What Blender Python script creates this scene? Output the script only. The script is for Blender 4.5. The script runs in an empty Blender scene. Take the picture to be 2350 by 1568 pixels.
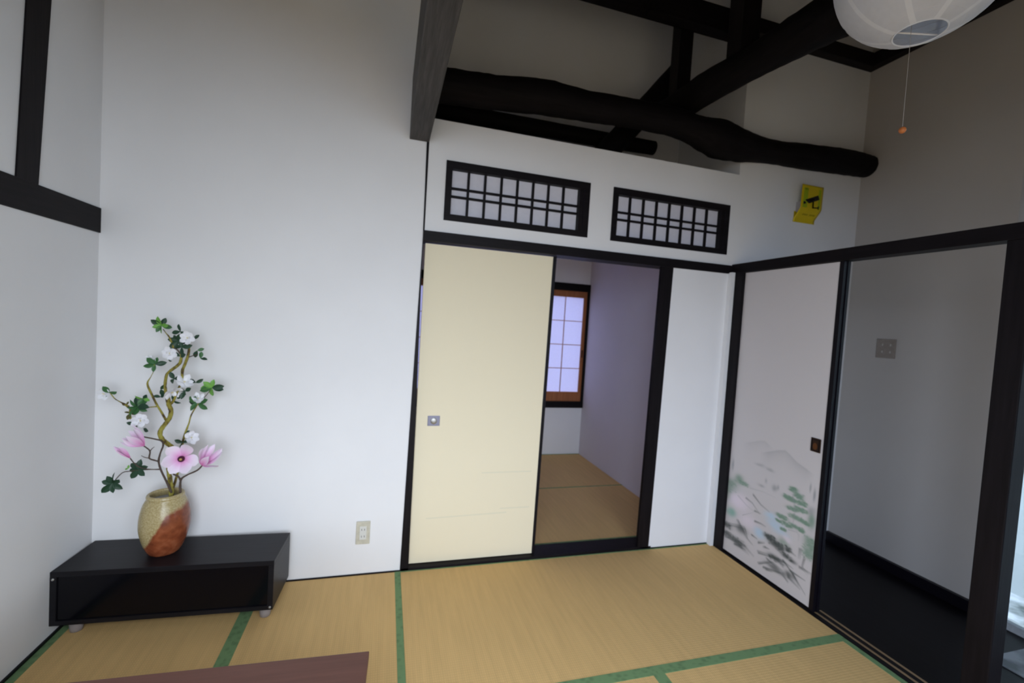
import bpy, bmesh, math, random
import numpy as np
from mathutils import Vector, Matrix
FRONT = ((-.85, .25, .4, 2.3), (.5, 1.35, .0, 2.0))
SKYCOL, SKYBLUE, SKY, EXPO = (.82, .89, .98), (.66, .78, 1.), 6.0, .57
TRUNK = [[-0.936,-0.155,0.506,0.0095],[-0.934,-0.155,0.549,0.0095],[-0.942,-0.155,0.607,0.0085],[-0.947,-0.155,0.645,0.0085],[-0.947,-0.14,0.694,0.0085],[-0.941,-0.135,0.727,0.009],[-0.956,-0.145,0.751,0.009],[-0.972,-0.155,0.772,0.009],[-0.979,-0.163,0.797,0.0085],[-0.975,-0.165,0.82,0.0085],[-0.962,-0.155,0.845,0.0085],[-0.951,-0.145,0.873,0.0085],[-0.948,-0.147,0.903,0.0085],[-0.954,-0.155,0.931,0.0085],[-0.955,-0.16,0.954,0.008],[-0.963,-0.16,0.98,0.006],[-0.969,-0.155,1.006,0.0055],[-0.968,-0.155,1.036,0.0055],[-0.964,-0.15,1.062,0.0055],[-0.945,-0.145,1.084,0.006],[-0.923,-0.145,1.106,0.006],[-0.914,-0.15,1.131,0.0055],[-0.915,-0.155,1.15,0.004]]
BRANCHES = [[[-0.95,-0.155,0.927,0.006],[-0.932,-0.165,0.948,0.005],[-0.915,-0.175,0.991,0.0045],[-0.9,-0.175,1.037,0.0045],[-0.903,-0.165,1.077,0.0055],[-0.898,-0.155,1.106,0.0055],[-0.89,-0.155,1.133,0.0055],[-0.885,-0.155,1.159,0.005],[-0.885,-0.155,1.186,0.0045]],[[-0.889,-0.155,1.136,0.003],[-0.869,-0.155,1.145,0.002],[-0.852,-0.155,1.151,0.002]],[[-0.942,-0.155,1.176,0.004],[-0.96,-0.15,1.219,0.0035],[-0.973,-0.15,1.237,0.002],[-0.985,-0.15,1.255,0.002]],[[-0.915,-0.155,1.147,0.003],[-0.927,-0.155,1.167,0.003],[-0.942,-0.155,1.176,0.003]],[[-0.962,-0.155,0.859,0.005],[-0.977,-0.165,0.899,0.0045],[-0.995,-0.165,0.932,0.0045],[-1.015,-0.16,0.972,0.0045],[-1.034,-0.155,1.017,0.004],[-1.025,-0.15,1.046,0.0015],[-1.014,-0.15,1.075,0.0015],[-1.013,-0.15,1.101,0.0015]],[[-0.993,-0.165,0.921,0.003],[-1.03,-0.16,0.916,0.002],[-1.063,-0.155,0.911,0.003],[-1.098,-0.145,0.909,0.004],[-1.114,-0.145,0.923,0.0045],[-1.136,-0.145,0.937,0.002],[-1.153,-0.145,0.949,0.002],[-1.17,-0.145,0.973,0.002]],[[-1.098,-0.145,0.909,0.004],[-1.097,-0.145,0.871,0.0045],[-1.081,-0.145,0.834,0.003],[-1.067,-0.15,0.843,0.002]],[[-0.942,-0.125,0.541,0.006],[-0.93,-0.115,0.6,0.005],[-0.925,-0.105,0.683,0.005],[-0.916,-0.105,0.745,0.005],[-0.905,-0.11,0.79,0.005],[-0.891,-0.115,0.834,0.003],[-0.879,-0.125,0.875,0.003],[-0.859,-0.135,0.912,0.0025],[-0.847,-0.135,0.932,0.002]],[[-0.847,-0.135,0.932,0.002],[-0.82,-0.135,0.967,0.0015],[-0.805,-0.135,0.991,0.0015]],[[-0.905,-0.11,0.79,0.003],[-0.883,-0.125,0.778,0.002],[-0.87,-0.135,0.773,0.002]],[[-0.966,-0.175,0.649,0.003],[-0.996,-0.18,0.651,0.002],[-1.031,-0.185,0.652,0.002],[-1.074,-0.185,0.648,0.002],[-1.101,-0.185,0.642,0.0018],[-1.122,-0.19,0.615,0.0018]]]
MAG = [[[-0.926,-0.175,0.545,0.005],[-0.935,-0.185,0.583,0.0045],[-0.957,-0.195,0.648,0.004],[-0.968,-0.195,0.689,0.004],[-0.966,-0.19,0.721,0.0035],[-0.962,-0.175,0.754,0.0035],[-0.968,-0.175,0.773,0.0035],[-0.991,-0.185,0.785,0.003],[-1.03,-0.195,0.798,0.003]],[[-0.969,-0.195,0.691,0.003],[-0.984,-0.195,0.696,0.003],[-1.0,-0.2,0.707,0.003],[-0.996,-0.205,0.738,0.003],[-1.009,-0.205,0.753,0.0025],[-1.023,-0.205,0.764,0.0025]],[[-0.996,-0.205,0.738,0.002],[-0.987,-0.21,0.75,0.0015],[-0.979,-0.21,0.758,0.001]],[[-1.0,-0.2,0.707,0.002],[-1.014,-0.205,0.712,0.0015],[-1.027,-0.205,0.72,0.001]],[[-0.893,-0.175,0.543,0.005],[-0.889,-0.185,0.6,0.0045],[-0.865,-0.195,0.626,0.0035],[-0.822,-0.2,0.649,0.0035],[-0.803,-0.205,0.671,0.003]],[[-0.889,-0.185,0.6,0.004],[-0.897,-0.19,0.621,0.0035],[-0.915,-0.195,0.637,0.0035],[-0.904,-0.205,0.668,0.003],[-0.884,-0.21,0.696,0.003]],[[-0.959,-0.195,0.655,0.002],[-0.991,-0.205,0.66,0.002],[-1.028,-0.205,0.668,0.002],[-1.05,-0.205,0.687,0.002],[-1.066,-0.205,0.71,0.002]]]
LEAVES = [[-0.989,-0.155,1.27,0.04,8,2],[-0.919,-0.155,1.248,0.035,3,1],[-0.929,-0.145,1.206,0.045,5,0],[-0.91,-0.16,1.181,0.04,4,0],[-0.917,-0.155,1.139,0.035,2,0],[-0.939,-0.175,1.121,0.025,1,0],[-0.853,-0.155,1.168,0.035,2,1],[-0.84,-0.155,1.134,0.035,2,1],[-1.01,-0.15,1.101,0.042,5,1],[-0.875,-0.135,1.215,0.03,2,2],[-0.799,-0.135,1.002,0.048,7,2],[-0.853,-0.135,0.932,0.048,6,1],[-1.173,-0.145,0.974,0.036,3,1],[-1.066,-0.155,0.918,0.048,8,1],[-1.042,-0.165,0.954,0.03,4,2],[-1.111,-0.145,0.922,0.02,3,3],[-1.098,-0.145,0.886,0.028,4,3],[-1.076,-0.15,0.843,0.03,3,0],[-1.035,-0.175,0.828,0.03,1,0],[-1.045,-0.185,0.655,0.046,6,0],[-1.081,-0.185,0.659,0.016,2,2],[-1.131,-0.19,0.6,0.048,7,0],[-0.908,-0.125,0.751,0.032,3,0],[-0.902,-0.115,0.795,0.02,2,0],[-0.937,-0.155,1.04,0.034,3,0],[-0.855,-0.155,1.026,0.03,2,0],[-0.894,-0.155,0.988,0.034,3,0],[-0.985,-0.155,0.994,0.034,2,0],[-0.984,-0.155,0.96,0.034,2,0],[-0.939,-0.155,0.946,0.03,2,0],[-0.906,-0.155,0.973,0.025,2,0]]
WFLOWERS = [[-0.885,-0.175,1.224,0.042],[-0.956,-0.155,1.152,0.042],[-0.89,-0.18,1.03,0.05],[-0.931,-0.19,0.993,0.05],[-1.047,-0.175,0.863,0.044],[-0.865,-0.155,0.782,0.042],[-1.192,-0.145,0.97,0.036],[-0.847,-0.145,0.953,0.036],[-1.03,-0.135,1.122,0.03]]
PINK = [["open",-0.877,-0.215,0.706,0.078,0,0,0],["cup",-1.017,-0.205,0.762,0.1,-1.077,-0.235,0.82],["bud",-1.066,-0.205,0.711,0.065,-1.097,-0.235,0.764],["cup",-0.803,-0.205,0.673,0.095,-0.745,-0.235,0.745]]
BLOBS = [[0.112,0.436,0.059,0.045,"g",0.3],[0.187,0.495,0.047,0.033,"g",0.25],[0.227,0.483,0.037,0.013,"g",0.3],[0.107,0.379,0.04,0.038,"g",0.28],[0.128,0.568,0.01,0.038,"k",0.22],[0.331,0.635,0.034,0.01,"k",0.12],[0.401,0.629,0.032,0.011,"k",0.15],[0.443,0.539,0.018,0.02,"k",0.2],[0.383,0.559,0.01,0.02,"k",0.12],[0.467,0.548,0.009,0.016,"k",0.15],[0.352,0.519,0.025,0.01,"k",0.15],[0.657,0.62,0.006,0.025,"k",0.2],[0.68,0.591,0.008,0.037,"k",0.25],[0.561,0.574,0.027,0.013,"g",0.5],[0.533,0.519,0.032,0.013,"g",0.5],[0.596,0.552,0.028,0.014,"g",0.45],[0.563,0.516,0.035,0.01,"g",0.4],[0.621,0.522,0.025,0.011,"g",0.5],[0.568,0.471,0.033,0.01,"g",0.45],[0.617,0.486,0.037,0.011,"g",0.5],[0.513,0.401,0.041,0.011,"g",0.5],[0.485,0.371,0.015,0.006,"g",0.5],[0.586,0.434,0.042,0.013,"g",0.4],[0.644,0.432,0.028,0.011,"g",0.45],[0.54,0.372,0.036,0.011,"g",0.5],[0.598,0.385,0.038,0.011,"g",0.45],[0.52,0.337,0.018,0.007,"g",0.45],[0.628,0.381,0.016,0.009,"g",0.4],[0.202,0.355,0.083,0.052,"p",0.3],[0.269,0.27,0.079,0.051,"p",0.2],[0.141,0.266,0.039,0.03,"t",0.4],[0.427,0.377,0.047,0.02,"b",0.25],[0.472,0.341,0.068,0.027,"b",0.25],[0.373,0.241,0.041,0.028,"b",0.32],[0.507,0.309,0.059,0.019,"b",0.15],[0.44,0.255,0.039,0.016,"d",0.5],[0.467,0.234,0.045,0.02,"d",0.4],[0.507,0.23,0.03,0.026,"d",0.35],[0.681,0.338,0.035,0.03,"g",0.45],[0.679,0.283,0.039,0.031,"g",0.4],[0.56,0.247,0.021,0.016,"d",0.35],[0.557,0.204,0.032,0.014,"d",0.35],[0.595,0.198,0.028,0.012,"d",0.25],[0.683,0.452,0.026,0.049,"g",0.25],[0.678,0.507,0.026,0.025,"k",0.15],[0.119,0.178,0.045,0.019,"d",0.3],[0.238,0.202,0.045,0.029,"d",0.25],[0.136,0.122,0.049,0.019,"d",0.3],[0.228,0.113,0.055,0.025,"d",0.3],[0.491,0.155,0.052,0.019,"d",0.3],[0.48,0.101,0.068,0.02,"d",0.25],[0.588,0.114,0.035,0.025,"d",0.25],[0.534,0.274,0.044,0.025,"g",0.2],[0.547,0.295,0.029,0.02,"p",0.2]]
STROKES = [[[[0.56,0.543],[0.582,0.472],[0.576,0.389],[0.616,0.355],[0.616,0.316]],0.006,"k",0.3],[[[0.55,0.35],[0.601,0.361],[0.617,0.343]],0.004,"k",0.25],[[[0.188,0.395],[0.259,0.363],[0.326,0.347]],0.004,"k",0.25],[[[0.238,0.293],[0.317,0.343]],0.004,"k",0.3],[[[0.306,0.442],[0.364,0.407],[0.426,0.391]],0.006,"d",0.4],[[[0.254,0.407],[0.302,0.396],[0.361,0.355]],0.006,"d",0.35],[[[0.325,0.354],[0.369,0.355]],0.005,"d",0.5],[[[0.331,0.298],[0.375,0.303],[0.409,0.301]],0.006,"d",0.5],[[[0.275,0.475],[0.373,0.49],[0.457,0.488]],0.005,"k",0.15],[[[0.105,0.115],[0.189,0.109],[0.26,0.091],[0.308,0.086]],0.0075,"d",0.5],[[[0.177,0.126],[0.266,0.117],[0.344,0.09]],0.0075,"d",0.5],[[[0.108,0.18],[0.265,0.222],[0.289,0.174]],0.0075,"d",0.5],[[[0.204,0.248],[0.279,0.177],[0.328,0.156]],0.0075,"d",0.5],[[[0.191,0.087],[0.279,0.093]],0.0075,"d",0.5],[[[0.117,0.097],[0.209,0.104]],0.0075,"d",0.5],[[[0.313,0.208],[0.354,0.203]],0.0075,"d",0.5],[[[0.369,0.191],[0.411,0.209]],0.0075,"d",0.5],[[[0.375,0.129],[0.475,0.154],[0.539,0.147]],0.0075,"d",0.5],[[[0.382,0.067],[0.47,0.123],[0.543,0.108]],0.0075,"d",0.5],[[[0.417,0.065],[0.529,0.094],[0.577,0.074]],0.0075,"d",0.5],[[[0.537,0.173],[0.601,0.135],[0.679,0.07]],0.0075,"d",0.5],[[[0.575,0.1],[0.65,0.078]],0.0075,"d",0.5],[[[0.586,0.14],[0.673,0.137]],0.0075,"d",0.5],[[[0.436,0.126],[0.511,0.111]],0.0075,"d",0.5],[[[0.561,0.24],[0.606,0.231]],0.0075,"d",0.5],[[[0.632,0.192],[0.702,0.193]],0.0075,"d",0.5],[[[0.662,0.248],[0.653,0.197],[0.689,0.179]],0.0075,"d",0.5],[[[0.63,0.283],[0.628,0.23]],0.0075,"d",0.5],[[[0.413,0.185],[0.446,0.188]],0.0075,"d",0.5],[[[0.601,0.135],[0.642,0.093]],0.0075,"d",0.5],[[[0.544,0.102],[0.578,0.068]],0.0075,"d",0.5],[[[0.451,0.148],[0.537,0.167],[0.599,0.16]],0.0075,"d",0.5],[[[0.434,0.061],[0.475,0.07]],0.0075,"d",0.5]]
RIDGES = [[[0.191,0.725],[0.256,0.746],[0.308,0.768],[0.351,0.78],[0.378,0.768],[0.418,0.751]],[[0.324,0.702],[0.391,0.729],[0.446,0.753],[0.492,0.766],[0.525,0.749],[0.564,0.725],[0.617,0.709],[0.674,0.69]]]
C = bpy.context.scene.collection
PI = math.pi
R = math.radians
random.seed(7)

# ------------------------------------------------------------------ materials
def mat(name, col, rough=.6, spec=.4, metal=0., build=None, trans=0.):
    m = bpy.data.materials.new(name); m.use_nodes = True
    nt = m.node_tree; b = nt.nodes['Principled BSDF']
    b.inputs['Base Color'].default_value = (*col, 1)
    b.inputs['Roughness'].default_value = rough
    b.inputs['Specular IOR Level'].default_value = spec
    b.inputs['Metallic'].default_value = metal
    if build: build(nt, b, col)
    return m

def N(nt, t, **kw):
    n = nt.nodes.new(t)
    for k, v in kw.items(): setattr(n, k, v)
    return n

def objco(nt, scale=(1, 1, 1), rot=(0, 0, 0)):
    tc = N(nt, 'ShaderNodeTexCoord'); mp = N(nt, 'ShaderNodeMapping')
    mp.inputs['Scale'].default_value = scale; mp.inputs['Rotation'].default_value = rot
    nt.links.new(tc.outputs['Object'], mp.inputs['Vector'])
    return mp.outputs['Vector']

def noise(nt, vec, scale, detail=3., rough=.5):
    n = N(nt, 'ShaderNodeTexNoise'); n.inputs['Scale'].default_value = scale
    n.inputs['Detail'].default_value = detail; n.inputs['Roughness'].default_value = rough
    nt.links.new(vec, n.inputs['Vector']); return n.outputs['Fac']

def ramp(nt, fac, stops):
    r = N(nt, 'ShaderNodeValToRGB'); e = r.color_ramp.elements
    while len(e) < len(stops): e.new(.5)
    for x, (p, c) in zip(e, stops): x.position = p; x.color = (*c, 1)
    nt.links.new(fac, r.inputs['Fac']); return r.outputs['Color']

def bump(nt, b, h, strength=.2, dist=.002):
    n = N(nt, 'ShaderNodeBump'); n.inputs['Strength'].default_value = strength; n.inputs['Distance'].default_value = dist
    nt.links.new(h, n.inputs['Height']); nt.links.new(n.outputs['Normal'], b.inputs['Normal'])

def scl(c, f): return tuple(min(1, x * f) for x in c)

def plaster_b(nt, b, col):
    v = objco(nt)
    nt.links.new(ramp(nt, noise(nt, v, 2.5), [(.3, scl(col, .975)), (.7, scl(col, 1.015))]), b.inputs['Base Color'])
    bump(nt, b, noise(nt, v, 260, 2), .12, .0006)

def grain_b(axis, k=1.5, bs=.25):
    def f(nt, b, col):
        s = [22, 22, 22]; s[axis] = 1.3
        v = objco(nt, tuple(s)); n = noise(nt, v, 3.2, 6, .6)
        nt.links.new(ramp(nt, n, [(.32, scl(col, 1 / k)), (.5, col), (.72, scl(col, k))]), b.inputs['Base Color'])
        bump(nt, b, n, bs, .002)
    return f

def tatami_b(along):
    def f(nt, b, col):
        v = objco(nt)
        w1 = N(nt, 'ShaderNodeTexWave'); w1.bands_direction = 'X' if along == 'y' else 'Y'
        w1.inputs['Scale'].default_value = 36; w1.inputs['Distortion'].default_value = .6; w1.inputs['Detail'].default_value = 2
        w2 = N(nt, 'ShaderNodeTexWave'); w2.bands_direction = 'Y' if along == 'y' else 'X'
        w2.inputs['Scale'].default_value = 26; w2.inputs['Distortion'].default_value = .4
        nt.links.new(v, w1.inputs['Vector']); nt.links.new(v, w2.inputs['Vector'])
        mx = N(nt, 'ShaderNodeMath', operation='MULTIPLY'); nt.links.new(w1.outputs['Fac'], mx.inputs[0]); nt.links.new(w2.outputs['Fac'], mx.inputs[1])
        st = objco(nt, (2.5, 40, 1) if along == 'x' else (40, 2.5, 1))
        big = noise(nt, st, 1.2, 3)
        a1 = N(nt, 'ShaderNodeMath', operation='MULTIPLY_ADD'); a1.inputs[1].default_value = .42
        nt.links.new(mx.outputs[0], a1.inputs[0]); nt.links.new(big, a1.inputs[2])
        nt.links.new(ramp(nt, a1.outputs[0], [(.3, scl(col, .91)), (.6, col), (.95, scl(col, 1.09))]), b.inputs['Base Color'])
        bump(nt, b, mx.outputs[0], .35, .0012)
    return f

def heri_b(nt, b, col):
    v = objco(nt); vo = N(nt, 'ShaderNodeTexVoronoi'); vo.inputs['Scale'].default_value = 34
    nt.links.new(v, vo.inputs['Vector'])
    nt.links.new(ramp(nt, vo.outputs['Distance'], [(.15, scl(col, .85)), (.5, scl(col, 1.12))]), b.inputs['Base Color'])
    bump(nt, b, noise(nt, v, 500, 2), .3, .0006)

def speck_b(nt, b, col):
    v = objco(nt)
    nt.links.new(ramp(nt, noise(nt, v, 60, 4), [(.35, scl(col, .9)), (.7, scl(col, 1.08))]), b.inputs['Base Color'])

def vcol_b(nt, b, col):
    a = N(nt, 'ShaderNodeVertexColor', layer_name='Col'); nt.links.new(a.outputs['Color'], b.inputs['Base Color'])

WHITE = mat('plaster_white', (.80, .80, .81), .92, .15, build=plaster_b)
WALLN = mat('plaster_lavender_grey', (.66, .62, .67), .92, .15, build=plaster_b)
WALLR = mat('plaster_shade_tone', (.50, .465, .43), .92, .15, build=plaster_b)  # white plaster darkened in colour to stand in for shade on the corridor wall
BLACKX = mat('black_stained_wood_x', (.0068, .0052, .0066), .5, .14, build=grain_b(0))
BLACKY = mat('black_stained_wood_y', (.0068, .0052, .0066), .5, .14, build=grain_b(1))
BLACKZ = mat('black_stained_wood_z', (.0068, .0052, .0066), .5, .14, build=grain_b(2))
LOGX = mat('black_log_x', (.0052, .0040, .0046), .65, .1, build=grain_b(0, 1.6, .6))
LOGY = mat('black_log_y', (.0052, .0040, .0046), .65, .1, build=grain_b(1, 1.6, .6))
GREYBEAM = mat('grey_brown_timber', (.05, .046, .045), .6, .3, build=grain_b(1, 1.7, .4))
TATX = mat('tatami_rush_x', (.66, .42, .170), .75, .25, build=tatami_b('x'))
TATY = mat('tatami_rush_y', (.68, .445, .185), .75, .25, build=tatami_b('y'))
HERI = mat('green_cloth_border', (.16, .26, .12), .85, .15, build=heri_b)
CREAM = mat('cream_fusuma_paper', (.80, .72, .53), .7, .2)
GREYPLATE = mat('grey_metal_plate', (.22, .22, .30), .4, .5, .3)
SILVER = mat('brushed_silver', (.42, .42, .41), .42, .5, .8)
BRASSDARK = mat('dark_bronze', (.05, .025, .015), .4, .5, .6)
COPPER = mat('copper_inset', (.16, .06, .02), .4, .5, .6)
LACQ = mat('black_lacquer_frame', (.005, .004, .007), .38, .2, build=speck_b)
BEIGE = mat('beige_plastic', (.56, .53, .43), .45, .4, build=speck_b)
BEIGE2 = mat('pale_plastic', (.66, .66, .62), .4, .4)
SLOT = mat('dark_slot', (.12, .12, .12), .6, .3)
TAUPE = mat('taupe_plate', (.30, .255, .22), .5, .4, build=speck_b)
TAUPE2 = mat('pale_switch_mark', (.55, .5, .46), .5, .4)
CABTOP = mat('black_ash_veneer', (.009, .0085, .011), .42, .2, build=grain_b(0, 1.35, .12))
CABGLASS = mat('black_smoked_glass', (.003, .003, .005), .14, .22, build=speck_b)
LEGGREY = mat('grey_plastic_foot', (.30, .27, .27), .5, .4)
TABLE = mat('brown_table_top', (.15, .064, .046), .42, .3, build=grain_b(0, 1.12, .05))
DARKFLOOR = mat('dark_board_floor', (.010, .008, .010), .5, .2, build=grain_b(1, 1.6, .2))
GLOSSFLOOR = mat('polished_dark_boards', (.005, .004, .0055), .4, .12, build=grain_b(1, 1.6, .03))
CEILWOOD = mat('ceiling_boards', (.055, .042, .032), .7, .2, build=grain_b(0, 1.4, .2))
ORANGE = mat('orange_cedar', (.36, .13, .045), .5, .35, build=grain_b(2, 1.2, .15))
GROOVE = mat('pale_groove_strip', (.26, .17, .09), .5, .3, build=grain_b(1, 1.15, .1))
GRAVEL = mat('garden_gravel', (.24, .25, .25), .9, .1, build=lambda nt, b, c: nt.links.new(ramp(nt, noise(nt, objco(nt), 3.5, 5), [(.42, (.07, .085, .085)), (.6, (.34, .37, .40))]), b.inputs['Base Color']))
ALU = mat('grey_aluminium', (.40, .43, .46), .45, .4, .4, build=speck_b)
PALESLAB = mat('pale_mottled_grey', (.30, .32, .34), .5, .3, build=lambda nt, b, c: nt.links.new(ramp(nt, noise(nt, objco(nt), 9, 4), [(.38, (.13, .15, .16)), (.6, (.36, .39, .43))]), b.inputs['Base Color']))
WARMGROUND = mat('warm_bounce_ground', (.30, .23, .15), .95, .1, build=speck_b)
SKYSCREEN = mat('sky_screen_render', (.30, .33, .34), .9, .1, build=plaster_b)
YELLOW = mat('yellow_film', (.62, .46, .004), .3, .4)
YGREEN = mat('yellow_green_film', (.33, .42, .006), .3, .4)
SIGNBLK = mat('black_print', (.012, .01, .008), .5, .3)
SIGNTXT = mat('dark_olive_print', (.17, .14, .004), .5, .3)
SIGNPALE = mat('pale_print', (.3, .26, .13), .5, .3)
LAMPGREY = mat('grey_lamp_case', (.38, .36, .36), .5, .4)
BARK = mat('yellow_green_bark', (.24, .21, .035), .75, .2, build=lambda nt, b, c: (nt.links.new(ramp(nt, noise(nt, objco(nt, (1, 1, .5)), 70, 4), [(.36, (.07, .045, .02)), (.5, (.25, .21, .04)), (.75, (.38, .36, .08))]), b.inputs['Base Color']), bump(nt, b, noise(nt, objco(nt), 120, 3), .6, .003)))
TWIG = mat('brown_twig', (.085, .062, .05), .75, .2, build=speck_b)
LEAF = [mat('dark_green_leaf', (.018, .055, .028), .45, .35, build=speck_b), mat('mid_green_leaf', (.045, .14, .045), .45, .35, build=speck_b),
        mat('lime_green_leaf', (.16, .38, .07), .45, .35, build=speck_b), mat('olive_leaf', (.09, .085, .022), .5, .3, build=speck_b)]
PETALW = mat('white_petal', (.82, .82, .85), .7, .15)
STAMEN = mat('cream_stamen', (.75, .68, .40), .7, .15)
PETALP = mat('pink_petal', (.8, .4, .65), .65, .15, build=vcol_b)
PISTIL = mat('dark_purple_centre', (.06, .012, .03), .6, .2)
PISTIL2 = mat('yellow_centre', (.5, .38, .12), .6, .2)
BEADM = mat('orange_wood_bead', (.42, .13, .03), .5, .4)
CORDM = mat('pale_cord', (.36, .33, .31), .8, .1)
SOIL = mat('grey_filler', (.33, .33, .33), .9, .1, build=speck_b)
WIRE = mat('pale_wire', (.7, .7, .74), .4, .4)

def vase_b(nt, b, col):
    tc = N(nt, 'ShaderNodeTexCoord'); sp = N(nt, 'ShaderNodeSeparateXYZ'); nt.links.new(tc.outputs['Object'], sp.inputs[0])
    def M(op, a, bb=None, c=None):
        n = N(nt, 'ShaderNodeMath', operation=op)
        for i, q in enumerate((a, bb, c)):
            if q is None: continue
            if isinstance(q, (int, float)): n.inputs[i].default_value = q
            else: nt.links.new(q, n.inputs[i])
        return n.outputs[0]
    v = objco(nt); nz = noise(nt, v, 22, 4); nb = noise(nt, v, 180, 3)
    u = M('ADD', M('MULTIPLY', sp.outputs['X'], 9.9), M('MULTIPLY', sp.outputs['Y'], 3.9))
    h = M('MULTIPLY', sp.outputs['Z'], 3.8)
    lim = M('MINIMUM', M('MULTIPLY_ADD', u, .72, .70), M('MULTIPLY_ADD', u, .12, .72))
    d = M('SUBTRACT', lim, M('ADD', h, M('MULTIPLY_ADD', nz, .16, -.08)))
    k = M('MULTIPLY_ADD', d, 14., .5)
    cl = N(nt, 'ShaderNodeClamp'); nt.links.new(k, cl.inputs[0])
    glaze = ramp(nt, nb, [(.3, (.30, .235, .10)), (.55, (.42, .34, .17)), (.8, (.52, .45, .27))])
    clay = ramp(nt, noise(nt, v, 30, 5), [(.3, (.15, .036, .014)), (.55, (.25, .066, .026)), (.8, (.34, .12, .055))])
    mx = N(nt, 'ShaderNodeMixRGB'); nt.links.new(cl.outputs[0], mx.inputs[0]); nt.links.new(glaze, mx.inputs[1]); nt.links.new(clay, mx.inputs[2])
    nt.links.new(mx.outputs[0], b.inputs['Base Color']); bump(nt, b, nb, .15, .001)
VASE = mat('ash_glazed_stoneware', (.4, .3, .15), .26, .5, build=vase_b)

def cream_b(nt, b, col):
    # faint horizontal mist lines printed on the paper
    tc = N(nt, 'ShaderNodeTexCoord'); sp = N(nt, 'ShaderNodeSeparateXYZ'); nt.links.new(tc.outputs['Object'], sp.inputs[0])
    acc = None
    for z0, x0, x1, sl in ((.513, .50, .80, .0), (.262, .20, .66, .02), (.30, .62, .80, .0)):
        def M(op, a, bb):
            n = N(nt, 'ShaderNodeMath', operation=op)
            for i, q in enumerate((a, bb)):
                if isinstance(q, (int, float)): n.inputs[i].default_value = q
                else: nt.links.new(q, n.inputs[i])
            return n.outputs[0]
        zz = M('SUBTRACT', sp.outputs['Z'], M('MULTIPLY', sp.outputs['X'], sl))
        m = M('LESS_THAN', M('ABSOLUTE', M('SUBTRACT', zz, z0), 0), .0035)
        m = M('MULTIPLY', m, M('GREATER_THAN', sp.outputs['X'], x0)); m = M('MULTIPLY', m, M('LESS_THAN', sp.outputs['X'], x1))
        acc = m if acc is None else M('MAXIMUM', acc, m)
    mx = N(nt, 'ShaderNodeMixRGB'); nt.links.new(acc, mx.inputs[0]); mx.inputs[1].default_value = (*col, 1); mx.inputs[2].default_value = (col[0] * .9, col[1] * .93, col[2] * .95, 1)
    nt.links.new(mx.outputs[0], b.inputs['Base Color'])
CREAMP = mat('cream_printed_paper', (.80, .72, .53), .6, .25, build=cream_b)
PAINT = mat('ink_landscape_paper', (.8, .8, .8), .75, .2, build=vcol_b)

def paper_mat(name, col, tr):
    m = bpy.data.materials.new(name); m.use_nodes = True; nt = m.node_tree; nt.nodes.remove(nt.nodes['Principled BSDF'])
    out = nt.nodes['Material Output']; d = N(nt, 'ShaderNodeBsdfDiffuse'); t = N(nt, 'ShaderNodeBsdfTranslucent'); mx = N(nt, 'ShaderNodeMixShader')
    c = ramp(nt, noise(nt, objco(nt), 55, 5), [(.3, scl(col, .96)), (.7, col)])
    nt.links.new(c, d.inputs[0]); nt.links.new(c, t.inputs[0]); mx.inputs[0].default_value = tr
    nt.links.new(d.outputs[0], mx.inputs[1]); nt.links.new(t.outputs[0], mx.inputs[2]); nt.links.new(mx.outputs[0], out.inputs['Surface'])
    return m
SHOJI = paper_mat('shoji_paper', (.84, .83, .97), .27)
RANMA = paper_mat('ranma_paper', (.84, .84, .90), .3)
LANTERN = paper_mat('lantern_paper', (.76, .78, .84), .35)
LANTERNSEAM = paper_mat('lantern_seam_paper', (.85, .87, .92), .3)

def glass_mat():
    m = bpy.data.materials.new('window_glass'); m.use_nodes = True; nt = m.node_tree; nt.nodes.remove(nt.nodes['Principled BSDF'])
    t = N(nt, 'ShaderNodeBsdfTransparent'); g = N(nt, 'ShaderNodeBsdfGlossy'); g.inputs['Roughness'].default_value = .02
    f = N(nt, 'ShaderNodeFresnel'); f.inputs[0].default_value = 1.45; mx = N(nt, 'ShaderNodeMixShader')
    t.inputs[0].default_value = (.93, .96, .95, 1)
    nt.links.new(f.outputs[0], mx.inputs[0]); nt.links.new(t.outputs[0], mx.inputs[1]); nt.links.new(g.outputs[0], mx.inputs[2])
    nt.links.new(mx.outputs[0], nt.nodes['Material Output'].inputs['Surface']); return m
GLASS = glass_mat()

# ------------------------------------------------------------------ mesh helpers
def link(name, bm, m, parent=None, smooth=False, kind=None, loc=None):
    me = bpy.data.meshes.new(name); bmesh.ops.recalc_face_normals(bm, faces=bm.faces[:]) if len(bm.faces) else None
    bm.to_mesh(me); bm.free()
    if smooth:
        for p in me.polygons: p.use_smooth = True
    o = bpy.data.objects.new(name, me); C.objects.link(o)
    for x in (m if isinstance(m, (list, tuple)) else [m]): me.materials.append(x)
    if parent: o.parent = parent
    if kind: o['kind'] = kind
    if loc: o.location = loc
    return o

def box(bm, x0, x1, y0, y1, z0, z1, bev=0., mi=0):
    vs = [bm.verts.new((x, y, z)) for x in (x0, x1) for y in (y0, y1) for z in (z0, z1)]
    fs = [bm.faces.new([vs[i] for i in q]) for q in ((0, 1, 3, 2), (4, 6, 7, 5), (0, 4, 5, 1), (2, 3, 7, 6), (0, 2, 6, 4), (1, 5, 7, 3))]
    for f in fs: f.material_index = mi
    if bev:
        es = list({e for f in fs for e in f.edges})
        bmesh.ops.bevel(bm, geom=es, offset=bev, segments=2, affect='EDGES', profile=.6)
    return fs

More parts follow.
